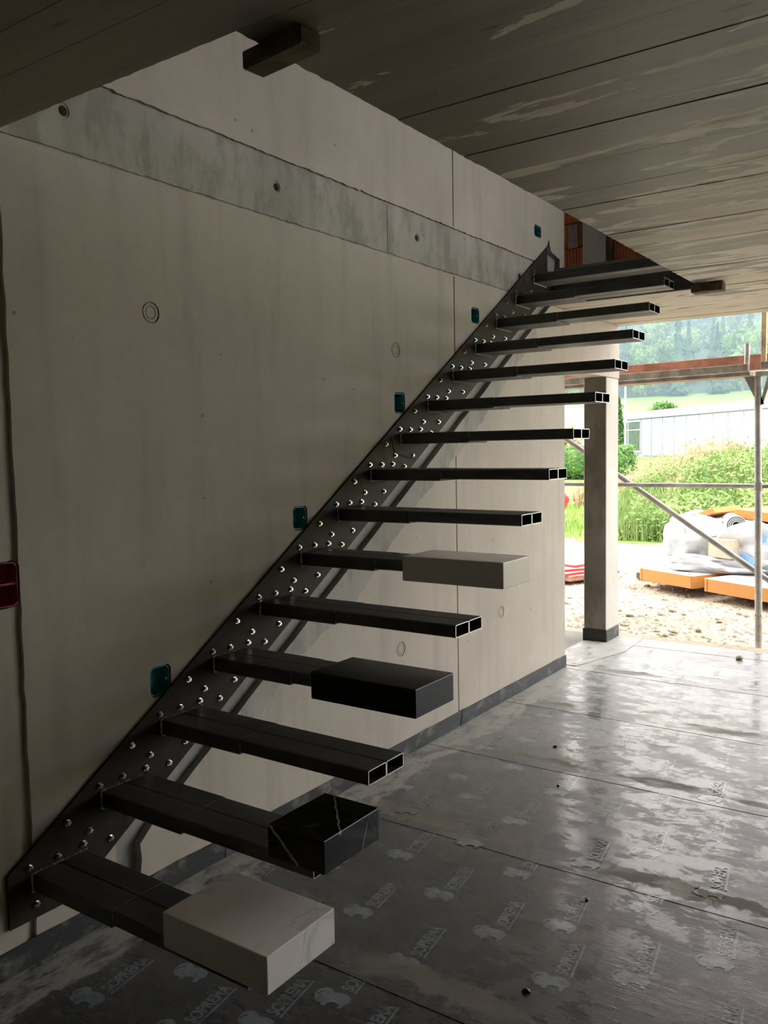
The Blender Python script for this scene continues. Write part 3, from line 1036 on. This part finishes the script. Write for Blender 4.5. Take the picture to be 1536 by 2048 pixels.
def leaves(n, pf, s0, s1):
    V, F = [], []
    for _ in range(n):
        p = pf()
        if p is None:
            continue
        s = random.uniform(s0, s1)
        a = Vector((random.gauss(0, 1), random.gauss(0, 1), random.gauss(0, 1))).normalized()
        b = a.orthogonal().normalized()
        c = Vector(p)
        n0 = len(V)
        V += [tuple(c - a * s), tuple(c + b * s * .45), tuple(c + a * s), tuple(c - b * s * .45)]
        F += [(n0, n0 + 1, n0 + 2, n0 + 3)]
    return V, F
def bank_p(zoff=0):
    x = 14.5 + 9.5 * random.random() ** 1.3
    y = random.uniform(-1.8, 3.5 + (x - 14.5) * .32)
    return (x, y, lawn_z(x, y) + zoff)
def weed_leaf():
    p = bank_p()
    hm = .15 + .75 * max(0, noise.noise(Vector((p[0] * .8, p[1] * .8, 5))) + .45)
    if p[1] > 2.9 + (p[0] - 14.5) * .3:
        hm *= .35
    return (p[0], p[1], p[2] + random.random() * hm)
g = join(blades(15000, lambda: bank_p(-.02), .25, .62, .018, .7), leaves(22000, weed_leaf, .03, .075))
tag(mk('weeds', *g, 'weeds'), 'dense bright green weeds and tall grass covering the bank behind the yard', 'weeds', kind='stuff')
def plume_p():
    x = random.uniform(20.5, 24); y = random.uniform(2.6, 6.6)
    return (x, y, lawn_z(x, y) + random.random() * .6)
g = join(blades(2400, lambda: (lambda p: (p[0], p[1], lawn_z(p[0], p[1])))(plume_p()), .3, .75, .03, .4), leaves(3800, plume_p, .03, .08))
tag(mk('dry_grass', *g, 'straw'), 'straw coloured dry grass plumes at the left end of the bank', 'dry grass', kind='stuff')
g = blades(9000, lambda: (lambda x, y: (x, y, lawn_z(x, y)))(14.3 + 9 * random.random(), random.uniform(3, 11)), .06, .22, .02, .5)
tag(mk('lawn_blades', *g, 'lawn'), 'short yellowish green grass beyond the gap beside the column', 'grass', kind='stuff')

def ell(c, r, shell=.55):
    d = Vector((random.gauss(0, 1), random.gauss(0, 1), random.gauss(0, 1))).normalized()
    k = (shell + (1 - shell) * random.random())
    return (c[0] + d.x * r[0] * k, c[1] + d.y * r[1] * k, c[2] + d.z * r[2] * k)

# hedge, cypress and shrubs by the white building
t = empty('hedge', (33, 11.4, .1), 'clipped dark green hedge on the lawn beside the column', 'hedge')
hz = lawn_z(33, 11.4)
mk('foliage', *join(leaves(5200, lambda: (33 + random.uniform(-.9, .9), 11.6 + random.uniform(-2.6, 2.4), hz + .05 + random.random() * 1.35), .05, .13), xf(ico((0, 0, 0), (.75, 2.3, .62), 2), Matrix.Translation((33, 11.5, hz + .62)))), 'hedge', t)
mk('stem', *cyl((33, 11.5, hz - .1), (33, 11.5, hz + .8), .1, 8), 'bark', t)
t = empty('cypress', (53, 16.5, .4), 'narrow dark green conical tree beside the white pole', 'tree')
def cyp():
    z = random.random()
    r = .62 * (1 - z) ** .6 * random.uniform(.6, 1)
    a = random.uniform(0, 6.283)
    return (53 + r * math.cos(a), 16.6 + r * math.sin(a), .6 + z * 4.0)
mk('crown', *leaves(2200, cyp, .08, .2), 'hedge', t)
mk('trunk', *cyl((53, 16.6, .2), (53, 16.6, 3.9), .12, 8, .03), 'bark', t)
t = empty('shrub', (47.9, 14.5, .4), 'round green shrub at the left corner of the white building', 'shrub')
mk('foliage', *leaves(2000, lambda: ell((47.9, 14.5, .55), (.75, .75, .9), .4), .06, .15), 'hedge', t)
mk('stem', *cyl((47.9, 14.5, .1), (47.9, 14.5, .8), .06, 8), 'bark', t)
t = empty('shrub', (41.5, 15.3, .4), 'rusty orange leaved shrub in front of the far white wall', 'shrub')
mk('foliage', *leaves(1500, lambda: ell((41.5, 15.3, 1.75), (.8, .8, .95), .3), .07, .15), 'straw', t)
mk('stem', *cyl((41.5, 15.3, .2), (41.5, 15.3, 1.8), .06, 8), 'bark', t)
t = empty('shrub', (73, 19.6, .5), 'bushy green shrub top showing above the roof of the white building', 'shrub')
mk('foliage', *leaves(2200, lambda: ell((73, 19.6, 3.6), (1.5, 1.5, 1.6), .4), .12, .28), 'hedge', t)
mk('stem', *cyl((73, 19.6, .3), (73, 19.6, 3.6), .1, 8), 'bark', t)
t = empty('flag_pole', (50.1, 15.1, .3), 'thin white pole standing left of the white building', 'pole')
mk('shaft', *cyl((50.1, 15.1, .2), (50.1, 15.1, 5.6), .075, 10, .05), 'white_face', t)
mk('base_plate', *cyl((50.1, 15.1, .2), (50.1, 15.1, .34), .2, 10), 'galv', t)

# white flat-roofed building
A = Vector((67.8, 21.1, 0)); B = Vector((50.0, 4.6, 0))
dv = (B - A); Lb = dv.length; dv.normalize(); nv = Vector((dv.y, -dv.x, 0))
if nv.dot(Vector((CAM.x, CAM.y, 0)) - A) < 0:
    nv = -nv
bz0, bz1 = -.2, 4.05
def bl(s0, s1, n0, n1, z0, z1):
    V = []
    for z in (z0, z1):
        for s, n in ((s0, n0), (s1, n0), (s1, n1), (s0, n1)):
            q = A + dv * s + nv * n
            V.append((q.x, q.y, z))
    return V, [(0, 1, 2, 3), (4, 7, 6, 5), (0, 4, 5, 1), (1, 5, 6, 2), (2, 6, 7, 3), (3, 7, 4, 0)]
bt = empty('white_building', (A + dv * Lb / 2).to_tuple()[:2] + (bz0,), 'low white industrial building with vertical cladding panels and a grey window', 'building')
fix_normals(mk('wall_body', *bl(0, Lb, -9, -.08, bz0, bz1 - .1), 'clad_edge', bt))
fix_normals(mk('roof_fascia', *bl(-.15, Lb + .2, -9.2, .16, bz1 - .52, bz1), 'cladding', bt))
fix_normals(mk('plinth', *bl(0, Lb, -.07, .04, bz0, .55), 'clad_edge', bt))
s = 2.9
while s < Lb - 1.5:
    fix_normals(mk('cladding_panel', *bl(s + .09, s + 1.72, -.08, .03, .6, bz1 - .62), 'cladding', bt))
    s += 1.81
for s0, s1 in ((.55, 2.65), (.02, .36)):
    w = fix_normals(mk('window_frame', *bl(s0 - .12, s1 + .12, -.08, .02, .85, 3.42), 'cladding', bt))
    fix_normals(mk('pane', *bl(s0, s1, .02, .03, 1.0, 2.62), 'window', w))
    fix_normals(mk('pane', *bl(s0, s1, .02, .03, 2.70, 3.3), 'window', w))
b2 = empty('white_house', (57, 21.5, .2), 'plain bright white building wall seen between the column and stair wall', 'building')
fix_normals(mk('wall_body', *rotz_at(box(-.5, 4, -5, 5, 0, 4.1), Vector((57, 23, .2)), .35), 'cladding', b2))
fix_normals(mk('roof_edge', *rotz_at(box(-.7, 4.2, -5.2, 5.2, 4.1, 4.35), Vector((57, 23, .2)), .35), 'clad_edge', b2))

# hillside
Fh = Vector((_F.x, _F.y, 0)).normalized(); Rh = Vector((Fh.y, -Fh.x, 0))
def hill_z(D, L):
    def lerp(t, a, b):
        return a + (b - a) * t
    e = 8.9 + .055 * (L - 40)
    if D < 62:
        return .1
    if D < 140:
        t = (D - 62) / 78
        return lerp(t * t * .35 + t * .65, .1, e)
    return e + (D - 140) * .30 + 1.5 * noise.noise(Vector((D * .03, L * .03, 1)))
def hill_patch(D0, D1, nd, L0, L1, nl):
    V, F = [], []
    for i in range(nd + 1):
        D = D0 + (D1 - D0) * i / nd
        for j in range(nl + 1):
            L = L0 + (L1 - L0) * j / nl
            q = Vector((CAM.x, CAM.y, 0)) + Fh * D + Rh * L
            V.append((q.x, q.y, hill_z(D, L)))
    F = [(i * (nl + 1) + j, (i + 1) * (nl + 1) + j, (i + 1) * (nl + 1) + j + 1, i * (nl + 1) + j + 1) for i in range(nd) for j in range(nl)]
    return V, F
structure('hill_meadow', hill_patch(56, 141, 24, -60, 170, 40), 'meadow')
structure('hill_forest', hill_patch(140, 420, 28, -80, 260, 40), 'forest_floor')

def conifer_mesh(seed):
    rs = random.Random(seed)
    H = 17
    V, F = [], []
    for _ in range(1500):
        z = rs.random() ** 1.1
        r = (1 - z) * 3.0 * rs.uniform(.25, 1) * (.7 + .3 * math.sin(z * 40))
        a = rs.uniform(0, 6.283)
        c = Vector((r * math.cos(a), r * math.sin(a), .6 + z * (H - .6)))
        out = Vector((math.cos(a), math.sin(a), -.45))
        s = rs.uniform(.35, .8) * (1.1 - z * .6)
        side = Vector((-math.sin(a), math.cos(a), 0)) * s * .5
        n0 = len(V)
        V += [tuple(c - side), tuple(c + out * s * 1.2), tuple(c + side), tuple(c - out * s * .4 + Vector((0, 0, .3)))]
        F.append((n0, n0 + 1, n0 + 2, n0 + 3))
    me = bpy.data.meshes.new('conifer')
    n = len(F)
    v, f = join((V, F), cyl((0, 0, -1), (0, 0, H - 1), .25, 6, .04), cyl((0, 0, 2.2), (0, 0, H), 1.5, 7, .02))
    me.from_pydata(v, [], f)
    me.materials.append(MAT['conifer']); me.materials.append(MAT['bark'])
    me.polygons.foreach_set('material_index', [0] * n + [1] * 8 + [0] * 9)
    me.update()
    return me
def broad_mesh(seed):
    rs = random.Random(seed)
    lob = [((rs.uniform(-2.3, 2.3), rs.uniform(-2.3, 2.3), rs.uniform(2.5, 11.5)), rs.uniform(1.6, 2.7)) for _ in range(12)]
    V, F = [], []
    for _ in range(2200):
        c, r = rs.choice(lob)
        d = Vector((rs.gauss(0, 1), rs.gauss(0, 1), rs.gauss(0, 1))).normalized()
        p = Vector(c) + d * r * rs.uniform(.75, 1.05)
        s = rs.uniform(.15, .42)
        a = Vector((rs.gauss(0, 1), rs.gauss(0, 1), rs.gauss(0, 1))).normalized(); b = a.orthogonal().normalized()
        n0 = len(V)
        V += [tuple(p - a * s), tuple(p + b * s), tuple(p + a * s), tuple(p - b * s)]
        F.append((n0, n0 + 1, n0 + 2, n0 + 3))
    gl = [(V, F)] + [ico(c, r * .8, 1) for c, r in lob]
    v, f = join(*gl)
    n = len(f)
    v, f = join((v, f), cyl((0, 0, -1), (0, 0, 8), .35, 6, .15))
    me = bpy.data.meshes.new('broadleaf')
    me.from_pydata(v, [], f)
    me.materials.append(MAT['broadleaf']); me.materials.append(MAT['bark'])
    me.polygons.foreach_set('material_index', [0] * n + [1] * (len(f) - n))
    me.update()
    return me
CON = [conifer_mesh(k) for k in range(3)]
BRD = [broad_mesh(k) for k in range(3)]
D = 140.5
row = 0
planted = []
while D < 290:
    L = .19 * D + random.uniform(0, 5)
    while L < .50 * D:
        dd = D + random.uniform(-3, 3)
        q = Vector((CAM.x, CAM.y, 0)) + Fh * dd + Rh * L
        if any((q - o_).length < 5.0 for o_ in planted):
            L += 1.5
            continue
        planted.append(q)
        isb = random.random() < (.42 if D < 200 else .25)
        sc = random.uniform(.55, .85) * (1.0 if not isb else random.uniform(.8, 1.05))
        o = bpy.data.objects.new('broadleaf_tree' if isb else 'conifer_tree', random.choice(BRD if isb else CON))
        o.location = (q.x, q.y, hill_z(dd, L) - .3)
        o.rotation_euler = (0, 0, random.uniform(0, 6.28))
        o.scale = (sc, sc, sc * random.uniform(.9, 1.1))
        link(o)
        if isb:
            tag(o, 'light green rounded broadleaf tree in the hazy hillside forest', 'tree', 'broadleaf trees of the hillside forest')
        else:
            tag(o, 'dark bluish pointed conifer in the hazy hillside forest', 'tree', 'conifers of the hillside forest')
        L += random.uniform(3.2, 4.6) if row == 0 else random.uniform(4.6, 7) * (1 + (D - 143) * .0015)
    D += 8 + row * .4
    row += 1

# ------------------------------------------------------------------ scaffold in front of the facade
sc = empty('scaffold', (6.5, -.9, GZ), 'grey tube scaffold with plank deck and reddish toe board outside the facade', 'scaffold')
def P(*a):
    return fix_normals(mk(a[0], *a[1], a[2], sc))
P('post', pipe((6.6, -.985, GZ + .02), (6.6, -.945, 2.14), .030), 'galv')
P('post', pipe((6.55, 1.9, GZ + .02), (6.55, 1.9, 4.2), .024), 'galv')
P('base_plate', chbox(6.53, 6.67, -1.055, -.915, GZ, GZ + .02, .003), 'galv')
P('spigot', pipe((6.45, -.885, 2.12), (6.45, -.89, 2.37), .022), 'galv')
P('ledger', pipe((6.62, 2.2, 1.16), (6.62, -3.2, 1.16), .0205), 'galv')
P('diagonal_brace', pipe((6.66, 1.55, 2.10), (6.66, -1.75, -.14), .025), 'galv')
P('coupler', chbox(6.57, 6.65, -.995, -.935, 1.12, 1.2, .008), 'galv')
P('coupler', chbox(6.575, 6.64, -1.01, -.95, .02, .05, .006), 'galv')
# raking bracket that carries the deck
P('bracket_arm', prism([(-.83, 2.12), (-.90, 2.12), (-1.005, 1.86), (-.95, 1.86)], 'x', 6.585, 6.612), 'galv')
P('bracket_arm', prism([(-1.07, 2.12), (-1.03, 2.12), (-.965, 1.86), (-.99, 1.86)], 'x', 6.585, 6.612), 'galv')
P('bracket_head', chbox(6.56, 6.63, -1.2, -.85, 2.10, 2.145, .005), 'galv')
P('timber_post', chbox(6.40, 6.44, -1.045, -1.005, 2.14, 4.4, .004), 'timber')
ang = math.atan2(.45, 1.4)
def deck(s0, s1, d0, d1, z0, z1):
    g = chbox(d0, d1, s0, s1, z0, z1, .004)
    return rotz_at(g, Vector((6.50, -.30, 0)), math.radians(-10))
P('toe_board', deck(-.9, 2.6, .30, .33, 2.165, 2.30), 'red_board')
P('toe_board', deck(-2.8, -.93, .30, .33, 2.165, 2.30), 'red_board')
P('deck_edge', deck(-.62, 2.6, -.02, .02, 2.135, 2.195), 'plank')
for k in range(4):
    P('deck_plank', deck(-.62, 2.6, .03 + k * .068, .092 + k * .068, 2.10, 2.135), 'timber' if k % 2 else 'plank')
P('deck_edge', deck(-2.8, -.74, -.05, .02, 2.14, 2.20), 'plank')

# ------------------------------------------------------------------ orange edged panels with the wrapped bundle
def local_box(origin, ang_, g):
    return rotz_at(g, Vector(origin), ang_)
pa = math.atan2(-.44, -.81) + math.pi / 2
def panel(name, s0, s1, depth, org, ang_, label):
    t = empty(name, org, label, 'panel')
    core = chbox(0, depth, s0, s1, .0, .155, .004)
    v, f = rotz_at(core, Vector(org), ang_)
    fm = []
    for q in f:
        zz = [v[i][2] for i in q]
        fm.append(1 if min(zz) > org[2] + .145 else 0)
    fix_normals(mk('core', v, f, ['orange', 'white_face'], t, fm))
    for e in (s0 + .015, s1 - .045):
        fix_normals(mk('edge_lip', *rotz_at(chbox(-.006, .02, e, e + .03, .002, .153, .002), Vector(org), ang_), 'orange', t))
    return t
a1 = math.radians(-28)
panel('insulation_panel', -.86, 0, 2.0, (9.42, .98, -.19), a1, 'left orange edged white panel lying on bearers in the yard')
panel('insulation_panel', -2.6, -1.04, 2.0, (9.42, .98, -.19), a1, 'right orange edged white panel under the plastic wrapped bundle')
for k, (x, y) in enumerate(((9.75, .55), (9.55, -.45))):
    v, f = rotz_at(chbox(-.05, .05, -.75, .75, 0, .085, .006), Vector((x, y, GZ + .02)), a1)
    tag(mk('timber_bearer', v, f, 'timber_dark', loc=(x, y, GZ + .02)), ('timber bearer under the left orange panel' if k == 0 else 'timber bearer under the right orange panel'), 'timber bearer')

bun = empty('wrapped_bundle', (9.75, -.05, -.03), 'white plastic wrapped bundle of boxes and boards on the orange edged panels', 'bundle')
def wrapped(c, r, seed, amp):
    v, f = ico((0, 0, 0), 1, 4)
    out = []
    for q in v:
        d = Vector(q)
        k = 1 / max(abs(d.x), abs(d.y), abs(d.z)) ** .62
        p = d * k
        w = amp * (noise.noise(d * 2.2 + Vector((seed, 0, 0))) + .5 * noise.noise(Vector((d.x * 5, d.y * 5, d.z * 11)) + Vector((seed, 3, 0))))
        p = p * (1 + w)
        out.append((c[0] + p.x * r[0], c[1] + p.y * r[1], max(c[2] + p.z * r[2], -.03)))
    return out, f
mk('plastic_wrap', *wrapped((10.0, .36, .28), (.50, .40, .36), 1.0, .22), 'wrap', bun, smooth=True)
mk('plastic_wrap', *wrapped((9.85, -.42, .26), (.50, .52, .34), 5.0, .22), 'wrap', bun, smooth=True)
mk('plastic_wrap', *wrapped((9.62, -.02, .06), (.30, .62, .12), 8.0, .35), 'wrap', bun, smooth=True)
def bp(name, g, loc, rz, mname, rx=0):
    mtx = Matrix.Translation(loc) @ Matrix.Rotation(rz, 4, 'Z') @ Matrix.Rotation(rx, 4, 'X')
    return fix_normals(mk(name, *xf(g, mtx), mname, bun))
bp('cardboard_box', chbox(-.1, .1, -.17, .17, 0, .23, .006), (9.43, -.05, .16), math.radians(-30), 'card')
bp('blue_label', chbox(-.004, .004, -.10, .10, -.05, .05, .003), (9.315, -.33, .16), math.radians(-20), 'blue', .35)
bp('blue_label', chbox(-.004, .004, -.07, .07, -.03, .03, .002), (9.36, -.32, .045), math.radians(-20), 'blue', -.1)
bp('blue_label', chbox(-.004, .004, -.04, .04, -.05, .05, .002), (9.33, -.50, .42), math.radians(-20), 'blue', .2)
bp('orange_board', chbox(-.3, .3, -.16, .16, 0, .07, .004), (9.95, .16, .62), math.radians(-20), 'orange', -.35)
bp('orange_board', chbox(-.3, .3, -.32, .32, 0, .11, .004), (9.85, -.50, .60), math.radians(-20), 'orange', .06)
rg = []
for k, rr in enumerate((.105, .085, .065, .045)):
    rg.append(pipe((9.42, -.18, .55), (9.85, -.02, .55), rr, .008, 18))
bp('foam_roll', join(*rg), (0, 0, 0), 0, 'black')
bp('film_roll', join(*[pipe((9.415, -.182, .55), (9.84, -.022, .55), rr, .010, 18) for rr in (.117, .096, .076, .056)]), (0, 0, 0), 0, 'wrap')

# stack of red formwork boards
for k, (dx, dy, rz, lab) in enumerate(((0, 0, 8, 'bottom red edged formwork board of the stack beyond the column'), (.03, -.03, 5, 'second red edged formwork board from the bottom of the stack'), (-.02, .06, 9, 'middle red edged formwork board of the stack'), (.10, .02, -4, 'fourth red edged formwork board in the stack, turned askew'), (.25, .10, 12, 'top red edged formwork board of the stack'))):
    z = GZ + .05 + k * .037
    v, f = rotz_at(chbox(-.45, .45, -.75, .30, 0, .034, .003), Vector((9.9 + dx, 2.35 + dy, z)), math.radians(rz - 30))
    fm = [1 if min(v[i][2] for i in q) > z + .03 else 0 for q in f]
    o = fix_normals(mk('formwork_board', v, f, ['red_board' if k < 2 else 'red', 'white_face' if k == 4 else 'card'], None, fm, loc=(9.9 + dx, 2.35 + dy, z)))
    tag(o, lab, 'board', 'red formwork boards stacked in the yard')
for k, dx in enumerate((-.3, .3)):
    v, f = rotz_at(chbox(-.04, .04, -.6, .25, 0, .06, .004), Vector((9.9 + dx, 2.35 - dx * .5, GZ - .01)), math.radians(-22))
    tag(fix_normals(mk('timber_bearer', v, f, 'timber_dark', loc=(9.9 + dx, 2.35 - dx * .5, GZ - .01))), ('near timber bearer under the red formwork boards' if k == 0 else 'far timber bearer under the red formwork boards'), 'timber bearer')

# red concrete mixer just showing past the wall end
mx = empty('concrete_mixer', (16.0, 5.0, lawn_z(16, 5)), 'red drum of a small concrete mixer on the grass at the wall end', 'concrete mixer')
z0 = lawn_z(16, 5)
prof = [(.08, -.30), (.26, -.27), (.34, -.10), (.34, .06), (.22, .28), (.19, .30), (.17, .28), (.3, .04), (.3, -.08), (.0, -.25)]
ax = Matrix.Translation((15.98, 5.02, z0 + .62)) @ Matrix.Rotation(math.radians(50), 4, 'X') @ Matrix.Rotation(.4, 4, 'Y')
V, F = [], []
for r_, h_ in prof:
    V += [tuple(ax @ Vector((r_ * math.cos(2 * math.pi * j / 20), r_ * math.sin(2 * math.pi * j / 20), h_))) for j in range(20)]
for k in range(len(prof) - 1):
    F += [(k * 20 + j, k * 20 + (j + 1) % 20, (k + 1) * 20 + (j + 1) % 20, (k + 1) * 20 + j) for j in range(20)]
F.append(tuple(range(20)))
fix_normals(mk('drum', V, F, 'red', mx, smooth=True))
V2 = []
gr = [xf(cyl((0, 0, -.03), (0, 0, .02), .355, 24, .355), ax)]
fix_normals(mk('gear_ring', *gr[0], 'orange', mx))
for dx, dy in ((-.3, -.3), (.3, -.3), (0, .4)):
    mk('leg', *cyl((15.98 + dx * .4, 5.02 + dy * .4, z0 + .5), (15.98 + dx, 5.02 + dy, z0 - .02), .012, 8), 'galv', mx)

# ------------------------------------------------------------------ damp valley haze in front of the wooded slope
hm = bpy.data.materials.new('valley_haze')
hm.use_nodes = True
ht = hm.node_tree
ht.nodes.clear()
ho = ht.nodes.new('ShaderNodeOutputMaterial')
hv = ht.nodes.new('ShaderNodeVolumeScatter')
hv.inputs['Color'].default_value = (.60, .86, 1.0, 1)
hv.inputs['Density'].default_value = .0034
hv.inputs['Anisotropy'].default_value = 0.0
ht.links.new(hv.outputs[0], ho.inputs['Volume'])
MAT['haze'] = hm
V = []
for z in (-6, 130):
    for D, L in ((76, -70), (76, 170), (410, 250), (410, -70)):
        q = Vector((CAM.x, CAM.y, 0)) + Fh * D + Rh * L
        V.append((q.x, q.y, z))
hz_ = fix_normals(mk('valley_haze', V, [(0, 1, 2, 3), (4, 7, 6, 5), (0, 4, 5, 1), (1, 5, 6, 2), (2, 6, 7, 3), (3, 7, 4, 0)], 'haze'))
tag(hz_, 'pale bluish damp haze hanging before the wooded hillside', 'haze', kind='stuff')
